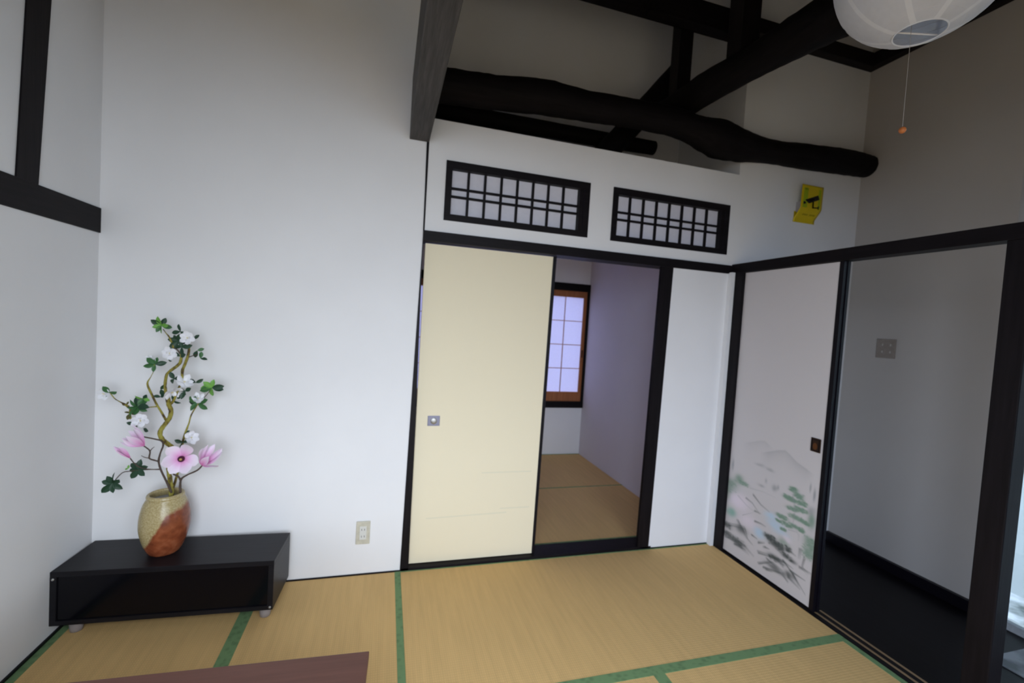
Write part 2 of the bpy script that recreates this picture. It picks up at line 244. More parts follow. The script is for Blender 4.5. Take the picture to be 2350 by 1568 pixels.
def prism(bm, prof, a0, a1, axis, mi=0, bev=0.):
    """extrude a 2D outline along axis; prof is in the other two axes in xyz order"""
    def P(p, a):
        q = list(p); q.insert(axis, a); return q
    A = [bm.verts.new(P(p, a0)) for p in prof]; B = [bm.verts.new(P(p, a1)) for p in prof]; n = len(prof)
    fs = [bm.faces.new(A), bm.faces.new(B[::-1])] + [bm.faces.new((A[i], B[i], B[(i + 1) % n], A[(i + 1) % n])) for i in range(n)]
    for f in fs: f.material_index = mi
    if bev: bmesh.ops.bevel(bm, geom=list({e for f in fs for e in f.edges}), offset=bev, segments=2, affect='EDGES')
    return fs

def tube(bm, pts, rad, n=10, caps=True, wob=0., rnd=None, el=1., mi=0):
    V = [Vector(p) for p in pts]; rings = []; up = None
    for i, p in enumerate(V):
        t = (V[min(i + 1, len(V) - 1)] - V[max(i - 1, 0)]).normalized()
        if up is None: up = Vector((0, 0, 1)) if abs(t.z) < .9 else Vector((0, 1, 0))
        s = t.cross(up).normalized(); up2 = s.cross(t).normalized(); up = up2
        r = rad[i] if isinstance(rad, (list, tuple)) else rad
        ring = []
        for k in range(n):
            a = 2 * PI * k / n; rr = r * (1 + (rnd.uniform(-wob, wob) if wob else 0))
            ring.append(bm.verts.new(p + s * math.cos(a) * rr * el + up2 * math.sin(a) * rr))
        rings.append(ring)
    for a, b in zip(rings, rings[1:]):
        for k in range(n):
            f = bm.faces.new((a[k], a[(k + 1) % n], b[(k + 1) % n], b[k])); f.material_index = mi
    if caps:
        for q in (rings[0][::-1], rings[-1]): bm.faces.new(q).material_index = mi
    return rings

def spline(pts, m=5):
    """Catmull-Rom through points with any number of components"""
    P = [pts[0]] + list(pts) + [pts[-1]]; out = []
    for i in range(1, len(P) - 2):
        for k in range(m):
            t = k / m
            out.append([.5 * (2 * b + (c - a) * t + (2 * a - 5 * b + 4 * c - d) * t * t + (3 * b - a - 3 * c + d) * t ** 3) for a, b, c, d in zip(P[i - 1], P[i], P[i + 1], P[i + 2])])
    out.append(list(pts[-1])); return out

def lathe(bm, prof, n=48, c=(0, 0), cap0=True, cap1=False, mi=0):
    rings = [[bm.verts.new((c[0] + r * math.cos(2 * PI * k / n), c[1] + r * math.sin(2 * PI * k / n), z)) for k in range(n)] for r, z in prof]
    for a, b in zip(rings, rings[1:]):
        for k in range(n): bm.faces.new((a[k], a[(k + 1) % n], b[(k + 1) % n], b[k])).material_index = mi
    if cap0: bm.faces.new(rings[0][::-1]).material_index = mi
    if cap1: bm.faces.new(rings[-1]).material_index = mi

def tag(o, label, cat, group=None):
    o['label'] = label; o['category'] = cat
    if group: o['group'] = group
    return o

def thing(name, label, cat, loc=(0, 0, 0), rz=0., group=None):
    o = bpy.data.objects.new(name, None); C.objects.link(o); o.empty_display_size = .1
    o.location = loc; o.rotation_euler.z = rz
    return tag(o, label, cat, group)

def root(name, kind=None, loc=(0, 0, 0)):
    o = bpy.data.objects.new(name, None); C.objects.link(o); o.empty_display_size = .1; o.location = loc
    if kind: o['kind'] = kind
    return o

def B(name, m, *a, parent=None, kind=None, bev=0., **k):
    bm = bmesh.new(); box(bm, *a, bev=bev); return link(name, bm, m, parent, kind=kind, **k)
S = 'structure'

# ------------------------------------------------------------------ room shell
YF, TOP = -2.75, 4.3
B('floor', DARKFLOOR, -1.5, 2.07, YF - .2, .0, -.12, -.055, kind=S)
B('floor_corridor', GLOSSFLOOR, 2.16, 3.1, YF - .2, .05, -.12, -.05, kind=S)
B('floor_pale_slab', PALESLAB, 2.72, 3.12, YF, -1.09, -.05, -.044, kind=S)  # pale mottled slab laid over the dark boards past the pillar
B('floor_next_room', DARKFLOOR, -.75, 2.2, .0, 2.15, -.12, -.055, kind=S)
# left wall and the white part of the back wall
B('wall_left', WHITE, -1.45, -1.297, YF, .12, -.06, TOP, kind=S)
bm = bmesh.new(); prism(bm, [(-1.297, -.06), (.072, -.06), (.087, 1.03), (.1, 1.80), (.098, 2.29), (.098, TOP), (-1.297, TOP)], 0., .12, 1)
link('wall_back', bm, WHITE, kind=S)
# wall above the doors, with two openings for the ranma
bm = bmesh.new()
for a in ((.098, .202, 1.832, 2.415), (1.035, 1.185, 1.832, 2.415), (2.013, 2.07, 1.832, 2.415)): box(bm, a[0], a[1], 0, .1, a[2], a[3])
for x0, x1 in ((.202, 1.035), (1.185, 2.013)):
    box(bm, x0, x1, 0, .1, 1.832, 1.898); box(bm, x0, x1, 0, .1, 2.211, 2.415)
bmesh.ops.remove_doubles(bm, verts=bm.verts[:], dist=1e-5)
link('wall_back_upper', bm, WHITE, kind=S)
bm = bmesh.new(); prism(bm, [(1.602, -.06), (2.12, -.06), (2.12, 1.79), (1.631, 1.79)], 0., .1, 1); link('wall_back_panel', bm, WHITE, kind=S)
B('wall_right_return', WHITE, 2.042, 2.12, -.036, .0, -.06, 1.785, kind=S)
B('wall_corridor_end', WHITE, 2.07, 3.1, 0, .1, -.06, 3.30, kind=S)
B('wall_gable', WHITE, .098, 3.1, 0, .08, 3.30, TOP, kind=S)
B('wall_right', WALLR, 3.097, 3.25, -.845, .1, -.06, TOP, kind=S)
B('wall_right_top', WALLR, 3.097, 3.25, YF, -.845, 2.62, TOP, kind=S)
# loft behind the opening, and the next room below it
B('wall_loft_back', WHITE, -.6, 2.2, .67, .75, 2.40, TOP, kind=S)
B('wall_loft_right', WHITE, 2.07, 2.2, .10, .67, 2.40, TOP, kind=S)
B('wall_loft_left', WHITE, -.7, -.6, .12, .75, 2.40, TOP, kind=S)
B('floor_loft', WHITE, -.6, 2.07, .1, .67, 2.33, 2.40, kind=S)
B('ceiling_next_room', WHITE, -.6, 2.2, .1, 2.1, 2.28, 2.33, kind=S)
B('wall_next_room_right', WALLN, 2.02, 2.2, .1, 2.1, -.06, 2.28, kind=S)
B('wall_next_room_left', WHITE, -.75, -.6, .12, 2.1, -.06, 2.28, kind=S)
bm = bmesh.new()
box(bm, -.6, .18, 1.985, 2.1, -.06, 2.28); box(bm, .18, 2.02, 1.985, 2.1, -.06, .51); box(bm, .18, 2.02, 1.985, 2.1, 1.83, 2.28)
bmesh.ops.remove_doubles(bm, verts=bm.verts[:], dist=1e-5)
link('wall_next_room_back', bm, WHITE, kind=S)
# unseen front wall behind the camera; openings shaped for the light, dark boards cut bounce
bm = bmesh.new()
xs = sorted({-1.45, 3.25} | {v for w in FRONT for v in w[:2]}); zs = sorted({-.06, TOP} | {v for w in FRONT for v in w[2:]})
for x0, x1 in zip(xs, xs[1:]):
    for z0, z1 in zip(zs, zs[1:]):
        if not any(w[0] <= x0 and x1 <= w[1] and w[2] <= z0 and z1 <= w[3] for w in FRONT): box(bm, x0, x1, YF - .12, YF, z0, z1)
bmesh.ops.remove_doubles(bm, verts=bm.verts[:], dist=1e-5)
link('wall_front', bm, CEILWOOD, kind=S)
B('ceiling', CEILWOOD, -1.45, 3.25, YF - .12, .75, TOP, TOP + .1, kind=S)
B('ground_front', WARMGROUND, -14, 3.1, -18, YF - .12, -.75, -.55, kind=S)  # unseen ground, coloured brown to warm the light bounced into the room
B('ground_side', GRAVEL, 3.1, 16, -18, 9, -.75, -.55, kind=S)
B('ground_rear', GRAVEL, -14, 3.1, 2.1, 9, -.75, -.55, kind=S)
B('side_sky_screen', SKYSCREEN, 4.9, 5.1, -9, 6, -.55, 3.6, kind=S)  # added outdoor screen that limits sky light through the side window

# ------------------------------------------------------------------ trim: posts, lintels, sills, skirting
bm = bmesh.new(); prism(bm, [(.072, 0), (.117, 0), (.112, .95), (.102, 1.70), (.107, 1.79), (.107, 2.29), (.094, 2.29), (.1, 1.8), (.087, 1.03)], -.004, .1, 1); link('trim_1', bm, BLACKZ, kind=S)
bm = bmesh.new(); prism(bm, [(1.523, .014), (1.602, 0), (1.631, 1.785), (1.547, 1.785)], -.004, .018, 1); link('trim_2', bm, BLACKZ, kind=S)
B('trim_3', BLACKX, .1, 2.1, -.012, .11, 1.779, 1.832, kind=S, bev=.002)
B('trim_4', BLACKY, 2.066, 2.14, -1.402, .0, 1.781, 1.840, kind=S, bev=.002)
B('trim_5', BLACKZ, 2.066, 2.17, -.104, -.036, -.05, 1.781, kind=S, bev=.002)
B('trim_6', BLACKX, .076, 1.62, -.004, .125, -.055, .015, kind=S, bev=.002)
sill = B('trim_7', BLACKY, 2.07, 2.16, -1.402, -.036, -.1, .004, kind=S, bev=.001)
B('groove', GROOVE, 2.097, 2.109, -1.33, -.72, .004, .0052, parent=sill)
B('groove', GROOVE, 2.137, 2.149, -1.33, -.72, .004, .0052, parent=sill)
B('trim_8', BLACKY, -1.30, -1.290, YF, -.001, 1.658, 1.766, kind=S, bev=.002)
bm = bmesh.new(); prism(bm, [(-.462, 1.766), (-.364, 1.766), (-.312, 2.52), (-.240, 3.6), (-.342, 3.6), (-.421, 2.52)], -1.30, -1.291, 0); link('trim_9', bm, BLACKZ, kind=S)
B('trim_10', BLACKZ, 2.066, 2.14, -1.402, -1.326, -.1, 1.781, kind=S, bev=.004)
B('baseboard_back', LACQ, -1.297, .072, -.005, .0, -.05, .006, kind=S)
B('baseboard_left', LACQ, -1.297, -1.29, YF, .0, -.05, .012, kind=S)
B('baseboard_panel', LACQ, 1.61, 2.045, -.004, .0, -.05, .006, kind=S)
B('baseboard_right', LACQ, 3.07, 3.097, -.845, .0, -.05, .012, kind=S)
B('trim_11', BLACKX, .098, 2.07, .0, .085, 3.272, 3.30, kind=S)

# ------------------------------------------------------------------ dark roof timbers
def log(name, pts, m, label, n=20, wob=.03, seed=1, group=None, el=1.):
    rnd = random.Random(seed); sp = spline(pts, 6); bm = bmesh.new()
    tube(bm, [p[:3] for p in sp], [p[3] for p in sp], n, wob=wob, rnd=rnd, el=el)
    return tag(link(name, bm, m, smooth=True), label, 'beam', group)
k = .90
log('log_beam', [(.06, -.035, 2.556, .083), (.18, -.04, 2.57, .094 * k), (.43, -.04, 2.587, .094 * k), (.70, -.045, 2.612, .098 * k), (.964, -.04, 2.617, .088 * k), (1.23, -.04, 2.63, .087 * k), (1.526, -.04, 2.633, .089 * k),
    (1.68, -.04, 2.612, .093 * k), (1.85, -.04, 2.588, .121 * k), (2.02, -.045, 2.57, .103 * k), (2.26, -.04, 2.577, .079 * k), (2.53, -.04, 2.59, .087 * k), (2.82, -.04, 2.607, .09 * k), (3.0, -.04, 2.612, .086 * k), (3.10, -.04, 2.612, .079 * k)],
    LOGX, 'long crooked black log beam running above the two lattice windows to the right wall', seed=3)
log('log_beam', [(1.60, .30, 2.80, .080), (1.636, .11, 2.80, .085), (1.655, -.18, 2.80, .088), (1.70, -.46, 2.80, .083), (1.735, -.70, 2.805, .096), (1.775, -.95, 2.81, .108), (1.81, -1.35, 2.82, .105), (1.84, -2.0, 2.83, .108), (1.9, YF + .01, 2.84, .115)],
    LOGY, 'thick black log beam rising toward the viewer behind the paper lantern', seed=5)
log('log_beam', [(-.55, .45, 2.66, .052), (.18, .45, 2.667, .052), (.8, .45, 2.672, .052), (1.3, .45, 2.678, .05), (1.712, .45, 2.685, .047)],
    LOGX, 'straight slim black round beam low in the loft, its sawn end showing', n=18, wob=.012, seed=8)
log('roof_strut', [(1.19, .35, 2.425, .078), (1.40, .35, 2.68, .076), (1.62, .35, 2.955, .076), (1.795, .35, 3.17, .076)], LOGX, 'slanting black strut leaning up from the loft floor behind the crossing logs', n=16, wob=.02, seed=11)
tag(B('timber_beam', GREYBEAM, .007, .107, YF, -.001, 2.287, 2.60, bev=.004), 'grey-brown squared beam running overhead from the top of the white wall', 'beam')
bm = bmesh.new(); box(bm, .098, 3.097, -.06, .0, 3.272, 3.362, bev=.003); tag(link('timber_beam', bm, BLACKX), 'long black squared tie beam high across the gable wall', 'beam')
bm = bmesh.new(); box(bm, 1.305, 1.93, -.06, .0, 3.218, 3.272, bev=.003); tag(link('timber_beam', bm, BLACKX), 'short black bearing timber fixed under the high tie beam', 'beam')
bm = bmesh.new(); box(bm, 3.035, 3.097, YF, -.06, 3.272, 3.362, bev=.003); tag(link('timber_beam', bm, BLACKY), 'black squared beam along the right wall, mostly behind the paper lantern', 'beam')
bm = bmesh.new(); box(bm, 1.645, 1.755, -.415, -.305, 2.86, TOP, bev=.004); tag(link('roof_post', bm, BLACKZ), 'thicker black roof post standing on the log beside the lantern', 'post')
bm = bmesh.new(); box(bm, 1.618, 1.712, .085, .175, 2.855, TOP, bev=.004); tag(link('roof_post', bm, BLACKZ), 'thinner black roof post behind the slanting strut under the tie beam', 'post')

# ------------------------------------------------------------------ ranma lattice windows
def ranma(name, x0, x1):
    r = root(name, S)
    bm = bmesh.new(); z0, z1 = 1.898, 2.211
    a, b2, c, d = x0 + .034, x1 - .064, z0 + .034, z1 - .040
    box(bm, x0, a, -.008, .06, z0, z1); box(bm, b2, x1, -.008, .06, z0, z1); box(bm, a, b2, -.008, .06, z0, c); box(bm, a, b2, -.008, .06, d, z1)
    link('window_frame', bm, BLACKX, r)
    B('inner_stile', LACQ, b2 + .024, b2 + .030, -.0095, -.007, c, d, parent=r)
    bm = bmesh.new(); w = (b2 - a) / 8
    for i in range(1, 8): box(bm, a + i * w - .0062, a + i * w + .0062, .012, .026, c, d)
    for f in (.405, .585): box(bm, a, b2, .013, .025, d - (d - c) * f - .006, d - (d - c) * f + .006)
    link('lattice', bm, BLACKZ, r)
    B('paper', RANMA, a, b2, .028, .0285, c, d, parent=r)
ranma('window_1', .202, 1.035); ranma('window_2', 1.185, 2.013)

# ------------------------------------------------------------------ sliding doors
d = root('door_1', S)
B('door_panel', CREAMP, .118, .832, .032, .052, .018, 1.772, parent=d)
bm = bmesh.new(); prism(bm, [(.832, .016), (.848, .016), (.868, 1.776), (.848, 1.776), (.832, .016)][:4], .028, .056, 1); link('door_stile', bm, LACQ, d)
bm = bmesh.new(); prism(bm, [(.832, .018), (.848, 1.772), (.832, 1.772)], .033, .052, 1); link('door_edge_paper', bm, CREAMP, d)
h = root('door_handle'); h.parent = d
B('handle_plate', GREYPLATE, .180, .246, .028, .032, .785, .841, parent=h, bev=.002)
bm = bmesh.new(); lathe(bm, [(.0235, 0), (.025, -.003), (.022, -.004), (.018, .001), (.006, .0025), (.0005, .0025)], 28, cap0=False)
cup = link('handle_cup', bm, SILVER, h, smooth=True, loc=(.213, .028, .813)); cup.rotation_euler = (-PI / 2, 0, 0); cup.scale.z = -1

# painted fusuma: paper face as a fine grid whose colours are the printed landscape
d = root('door_2', S)
Y0, Y1, ZA, ZB = .088, .706, .016, 1.778
NS, NT = 250, 420
def paint():
    s = np.linspace(Y0, Y1, NS)[None, :]; ta = np.concatenate([np.linspace(ZA, .84, NT - 10), np.linspace(.90, ZB, 10)]); t = ta[:, None]
    col = np.ones((NT, NS, 3)) * np.array([.64, .605, .605])
    pal = dict(g=(.20, .31, .23), k=(.30, .31, .32), d=(.07, .085, .08), p=(.82, .72, .80), t=(.26, .45, .38), b=(.50, .66, .80))
    def over(mask, c):
        nonlocal col
        mask = np.clip(mask, 0, 1)[..., None]; col = col * (1 - mask) + np.array(c) * mask
    rg = np.random.RandomState(4)
    for (ridge, amp, fall) in ((RIDGES[0], .22, .03), (RIDGES[1], .36, .04)):
        xs = np.array([p[0] for p in ridge]); zs = np.array([p[1] for p in ridge])
        top = np.interp(s, xs, zs); inside = (s > xs[0]) & (s < xs[-1])
        edge = np.clip((s - xs[0]) / .06, 0, 1) * np.clip((xs[-1] - s) / .05, 0, 1)
        dd = top - t
        over(np.where(dd > 0, np.exp(-dd / fall), np.exp(dd / .003)) * amp * edge * inside, pal['k'])
    for (cs, ct, rs, rt, c, a) in BLOBS:
        for j in range(11):
            os_, ot = (rg.uniform(-.6, .6, 2) if j else (0, 0)); f = rg.uniform(.35, .8) if j else .95
            q = ((s - cs - os_ * rs) / (rs * f)) ** 2 + ((t - ct - ot * rt) / (rt * f)) ** 2
            over(np.exp(-q * 1.2) * min(1, a * .85), pal[c])
    # leaf dabs in the tree crowns
    for (cs, ct, rs, rt, c, a) in BLOBS:
        if c in 'gd' and a >= .3:
            for j in range(26):
                os_, ot = rg.uniform(-1, 1, 2); r1, r2 = rg.uniform(.004, .009), rg.uniform(.002, .005)
                q = ((s - cs - os_ * rs) / r1) ** 2 + ((t - ct - ot * rt) / r2) ** 2
                over(np.exp(-q) * min(1, a * 1.3), pal[c])
    for (pts, w, c, a) in STROKES:
        for rep in range(3):
            off = rg.uniform(-w, w, 2) * (1.0 if rep else 0); ww = w * rg.uniform(.45, .8)
            P = [(p[0] + off[0], p[1] + off[1]) for p in pts]; best = None
            n = len(P) - 1
            for i in range(n):
                (ax, ay), (bx, by) = P[i], P[i + 1]; L2 = (bx - ax) ** 2 + (by - ay) ** 2
                u = np.clip(((s - ax) * (bx - ax) + (t - ay) * (by - ay)) / L2, 0, 1)
                dist = np.hypot(s - ax - u * (bx - ax), t - ay - u * (by - ay)); prog = (i + u) / n
                m = np.exp(-(dist / (ww * (1.1 - .7 * prog))) ** 2) * (1 - .5 * prog)
                best = m if best is None else np.maximum(best, m)
            over(best * min(1, a * .8), pal[c])
    return col, np.linspace(Y0, Y1, NS), ta
col, sa, ta = paint()
me = bpy.data.meshes.new('painted_panel')
vs = [(2.085, -float(a), float(b)) for b in ta for a in sa]
fs = [(j * NS + i, j * NS + i + 1, (j + 1) * NS + i + 1, (j + 1) * NS + i) for j in range(NT - 1) for i in range(NS - 1)]
nb = len(vs); vs += [(2.098, -Y0, ZA), (2.098, -Y1, ZA), (2.098, -Y1, ZB), (2.098, -Y0, ZB)]
cn = (0, NS - 1, NT * NS - 1, (NT - 1) * NS)
fs += [(nb, nb + 1, nb + 2, nb + 3)]
bot = list(range(NS)); topr = [(NT - 1) * NS + i for i in range(NS)]; lf = [j * NS for j in range(NT)]; rt_ = [j * NS + NS - 1 for j in range(NT)]
fs += [tuple(bot + [nb + 1, nb]), tuple(topr + [nb + 2, nb + 3]), tuple(lf + [nb + 3, nb]), tuple(rt_ + [nb + 2, nb + 1])]
me.from_pydata(vs, [], fs)
ca = me.color_attributes.new('Col', 'FLOAT_COLOR', 'POINT')
flat = np.ones((len(vs), 4)); flat[:, :3] = (.64, .605, .605); flat[:nb, :3] = col.reshape(-1, 3)
ca.data.foreach_set('color', flat.ravel()); me.materials.append(PAINT)
o = bpy.data.objects.new('painted_panel', me); C.objects.link(o); o.parent = d
B('door_stile', LACQ, 2.082, 2.10, -.728, -.706, .006, 1.78, parent=d)
h = root('door_handle'); h.parent = d
B('handle_plate', BRASSDARK, 2.080, 2.085, -.692, -.639, .811, .882, parent=h, bev=.0015)
bm = bmesh.new()
box(bm, 2.0785, 2.0805, -.687, -.644, .817, .821); box(bm, 2.0785, 2.0805, -.687, -.644, .872, .876); box(bm, 2.0785, 2.0805, -.687, -.683, .821, .872); box(bm, 2.0785, 2.0805, -.648, -.644, .821, .872)
link('handle_rim', bm, LACQ, h)
bm = bmesh.new(); lathe(bm, [(.012, 0), (.012, .0015), (.0005, .0015)], 20, cap0=True); q = link('handle_inset', bm, COPPER, h, loc=(2.0802, -.664, .840)); q.rotation_euler = (0, -PI / 2, 0); q.scale = (1.5, 1, 1)
d = root('door_3', S)
B('door_panel', WHITE, 2.106, 2.118, -.71, -.11, .012, 1.78, parent=d)
B('door_stile', LACQ, 2.104, 2.120, -.732, -.71, .006, 1.781, parent=d)

# ------------------------------------------------------------------ shoji window of the next room
w = root('window_3', S)
bm = bmesh.new(); box(bm, .18, 2.02, 1.962, 2.06, 1.756, 1.835); box(bm, .18, 2.02, 1.962, 2.06, .506, .575); box(bm, 1.995, 2.02, 1.965, 2.06, .575, 1.756); box(bm, .18, .215, 1.97, 2.06, .575, 1.756)
link('window_frame', bm, BLACKX, w)
def shoji(x0, x1, y):
    p = root('shoji_panel'); p.parent = w; z0, z1 = .575, 1.756
    bm = bmesh.new(); st, tr, br = .032, .065, .10
    box(bm, x0, x0 + st, y, y + .028, z0, z1); box(bm, x1 - st, x1, y, y + .028, z0, z1); box(bm, x0 + st, x1 - st, y, y + .028, z0, z0 + br); box(bm, x0 + st, x1 - st, y, y + .028, z1 - tr, z1)
    link('shoji_frame', bm, ORANGE, p)
    bm = bmesh.new(); a, b2, c, dd = x0 + st, x1 - st, z0 + br, z1 - tr
    for i in (1, 2, 3): box(bm, a + (b2 - a) * i / 4 - .0035, a + (b2 - a) * i / 4 + .0035, y + .006, y + .014, c, dd)
    for i in (1, 2, 3): box(bm, a, b2, y + .007, y + .013, c + (dd - c) * i / 4 - .0035, c + (dd - c) * i / 4 + .0035)
    link('lattice', bm, ORANGE, p)
    B('paper', SHOJI, a, b2, y + .0145, y + .015, c, dd, parent=p)
    B('finger_pull', LACQ, x1 - .022, x1 - .010, y - .002, y + .004, 1.05, 1.13, parent=p)
shoji(1.09, 1.995, 1.985); shoji(.2, 1.11, 2.02)

# right-hand corridor window
w = root('window_4', S)
bm = bmesh.new(); box(bm, 3.12, 3.18, YF, -.845, -.06, -.02); box(bm, 3.12, 3.18, YF, -.845, 2.58, 2.62)
for y in (-.885, -1.8, YF + .04): box(bm, 3.12, 3.18, y - .02, y + .02, -.02, 2.58)
link('window_frame', bm, ALU, w)
B('pane', GLASS, 3.148, 3.152, -1.78, -.905, -.02, 2.58, parent=w); B("pane", GLASS, 3.148, 3.152, YF + .06, -1.82, -.02, 2.58, parent=w)

# ------------------------------------------------------------------ tatami mats
def tatami(x0, x1, y0, y1, mrl_, borders, label, z=0.):
    t = thing('tatami_mat', label, 'tatami mat', ((x0 + x1) / 2, (y0 + y1) / 2, z - .053), 0)
    hx, hy = (x1 - x0) / 2, (y1 - y0) / 2
    B('mat_body', TATY, -hx, hx, -hy, hy, 0, .053, parent=t, bev=.002)
    bw = dict(borders); n_, s_ = bw.get('n', 0), bw.get('s', 0)
    for side, wd in borders:
        a = {'w': (-hx, -hx + wd, -hy + s_, hy - n_), 'e': (hx - wd, hx, -hy + s_, hy - n_), 's': (-hx, hx, -hy, -hy + wd), 'n': (-hx, hx, hy - wd, hy)}[side]
        B('cloth_border', HERI, *a, .050, .0542, parent=t)
tatami(.075, 2.068, -.9, -.006, TATX, [('n', .008), ('s', .026)], 'wide tatami mat in front of the cream sliding door')
tatami(-.604, .075, -1.9, -.006, TATY, [('e', .030), ('w', .026)], 'tatami mat below the white wall outlet, between two green borders')
tatami(-1.29, -.604, -1.9, -.006, TATY, [('e', .026), ('w', .028)], 'tatami mat under the black cabinet in the left corner')
tatami(1.062, 2.068, -2.6, -.9, TATY, [('n', .018), ('e', .028), ('w', .026)], 'tatami mat beside the right threshold with the two tracks')
tatami(.075, 1.062, -2.6, -.9, TATY, [('n', .018), ('e', .026)], 'tatami mat just right of the brown table, below the green border of the wide mat')
tatami(-.59, 2.018, .128, 1.06, TATX, [('s', .036), ('n', .014)], 'tatami mat in the next room, just past the door sill')
tatami(-.59, 2.018, 1.06, 1.98, TATX, [('n', .016)], 'farther tatami mat in the next room, under the paper window')

# ------------------------------------------------------------------ low black cabinet
cab = thing('television_cabinet', 'low black cabinet with dark glass front in the left corner', 'cabinet', (-1.283, -.003, .0015), R(-3.07))
W, D, Z0, Z1 = .816, .258, .050, .2712
bm = bmesh.new(); T = .022
box(bm, 0, T, -D, 0, Z0, Z1 - T); box(bm, W - T, W, -D, 0, Z0, Z1 - T); box(bm, T, W - T, -D, 0, Z0, Z0 + .018); box(bm, T, W - T, -.012, 0, Z0 + .018, Z1 - T)
link('cabinet_body', bm, CABTOP, cab)
B('cabinet_top', CABTOP, 0, W, -D, 0, Z1 - T, Z1, parent=cab, bev=.0015)
B('glass_door', CABGLASS, T + .001, W - T - .001, -D + .006, -D + .011, Z0 + .019, Z1 - T - .001, parent=cab)
for x, z in ((.011, Z1 - .030), (W - .011, Z0 + .012)):
    bm = bmesh.new(); lathe(bm, [(.0055, 0), (.0055, .002), (.0035, .004), (.0003, .0045)], 14); o = link('screw_cap', bm, SILVER, cab, smooth=True, loc=(x, -D, z)); o.rotation_euler = (PI / 2, 0, 0)
for x, y in ((.068, -D + .042), (W - .040, -D + .042), (.068, -.05), (W - .040, -.05)):
    bm = bmesh.new(); lathe(bm, [(.017, 0), (.0205, .002), (.023, .02), (.024, Z0)], 24, (x, y)); link('foot', bm, LEGGREY, cab, smooth=True)

# ------------------------------------------------------------------ vase
VX, VY, VZ = -.957, -.148, .2729
vase = thing('vase', 'stoneware vase with khaki glaze and bare red clay on the black cabinet', 'vase', (VX, VY, VZ))
prof = [(r * .965, z * .925) for r, z in spline([(.046, 0), (.058, .004), (.074, .035), (.089, .085), (.0965, .135), (.094, .185), (.084, .232), (.074, .256), (.070, .266), (.0715, .272), (.069, .281), (.063, .2845), (.058, .281), (.057, .270), (.068, .24)], 4)]
bm = bmesh.new(); lathe(bm, prof, 56); link('vase_body', bm, VASE, vase, smooth=True)
bm = bmesh.new(); lathe(bm, [(.064, .232), (.02, .236), (.0005, .237)], 32, cap0=False); link('filler', bm, SOIL, vase, smooth=True)

# ------------------------------------------------------------------ flowers
def stem(name, pts, m, parent, n=8, wob=.10, seed=0):
    sp = spline(pts, 4); bm = bmesh.new(); tube(bm, [p[:3] for p in sp], [max(p[3], .0006) for p in sp], n, wob=wob, rnd=random.Random(seed)); return link(name, bm, m, parent, smooth=True)

def blade(bm, base, d, side, L, wd, curl, cup, mi=0, nl=6, nw=4, tip=.5, cl=None, colf=None):
    """a petal or leaf: a curved lens-shaped sheet growing from base along d"""
    d = d.normalized(); side = (side - d * side.dot(d)).normalized(); up = side.cross(d)
    g = []
    for i in range(nl + 1):
        u = i / nl; prof = max(0, math.sin(PI * min(1, (u ** tip) * .985 + .008))) ** .72
        row = []
        for j in range(nw + 1):
            v = 2 * j / nw - 1
            p = base + d * (L * u) + up * (-curl * L * u * u + cup * wd * v * v * prof) + side * (v * wd * .5 * max(prof, .04))
            x = bm.verts.new(p)
            if cl is not None: x[cl] = (*colf(u, v), 1)
            row.append(x)
        g.append(row)
    for a, b in zip(g, g[1:]):
        for j in range(nw):
            f = bm.faces.new((a[j], a[j + 1], b[j + 1], b[j])); f.material_index = mi

def rdir(rn, toward=None, k=0):
    v = Vector((rn.gauss(0, 1), rn.gauss(0, 1), rn.gauss(0, 1)))
    if toward is not None: v += toward * k
    return v.normalized()
CAMDIR = Vector((.35, -1, .35)).normalized()   # the room side, away from the wall

az = thing('flowering_branch', 'twisted yellow-brown branch with white flowers and green leaves standing in the vase', 'artificial flowers', (VX, VY, VZ + .25))
IM = az.matrix_world.inverted(); OFF = Vector((VX, VY, VZ + .25))
def loc(p): return [p[0] - OFF.x, p[1] - OFF.y, p[2] - OFF.z] + list(p[3:])
stem('trunk', [loc(p) for p in TRUNK], BARK, az, 12, .16, 1)
for i, b in enumerate(BRANCHES): stem('branch', [loc(p) for p in b], BARK if max(q[3] for q in b) > .0035 else TWIG, az, 8, .10, 10 + i)
rn = random.Random(21)
for (x, y, z, s, n, pal) in LEAVES:
    c = Vector(loc((x, y, z))); bm = bmesh.new(); n = int(n)
    a0 = rn.uniform(0, 2 * PI)
    for i in range(n):
        a = a0 + 2 * PI * i / max(n, 3) + rn.uniform(-.35, .35)
        dd = Vector((math.cos(a), rn.uniform(-.6, .3), math.sin(a) * .8 + .1))
        L = s * rn.uniform(.75, 1.1); mi = {0: 0, 1: rn.choice((0, 1, 1)), 2: rn.choice((1, 2, 2, 0)), 3: 3}[int(pal)]
        blade(bm, c, dd, rdir(rn, Vector((math.sin(a), rn.uniform(-.5, .5), -math.cos(a))), 3.), L, L * .56, rn.uniform(-.1, .35), .16, mi, tip=1.15)
    link('leaf_cluster', bm, LEAF, az, smooth=True)
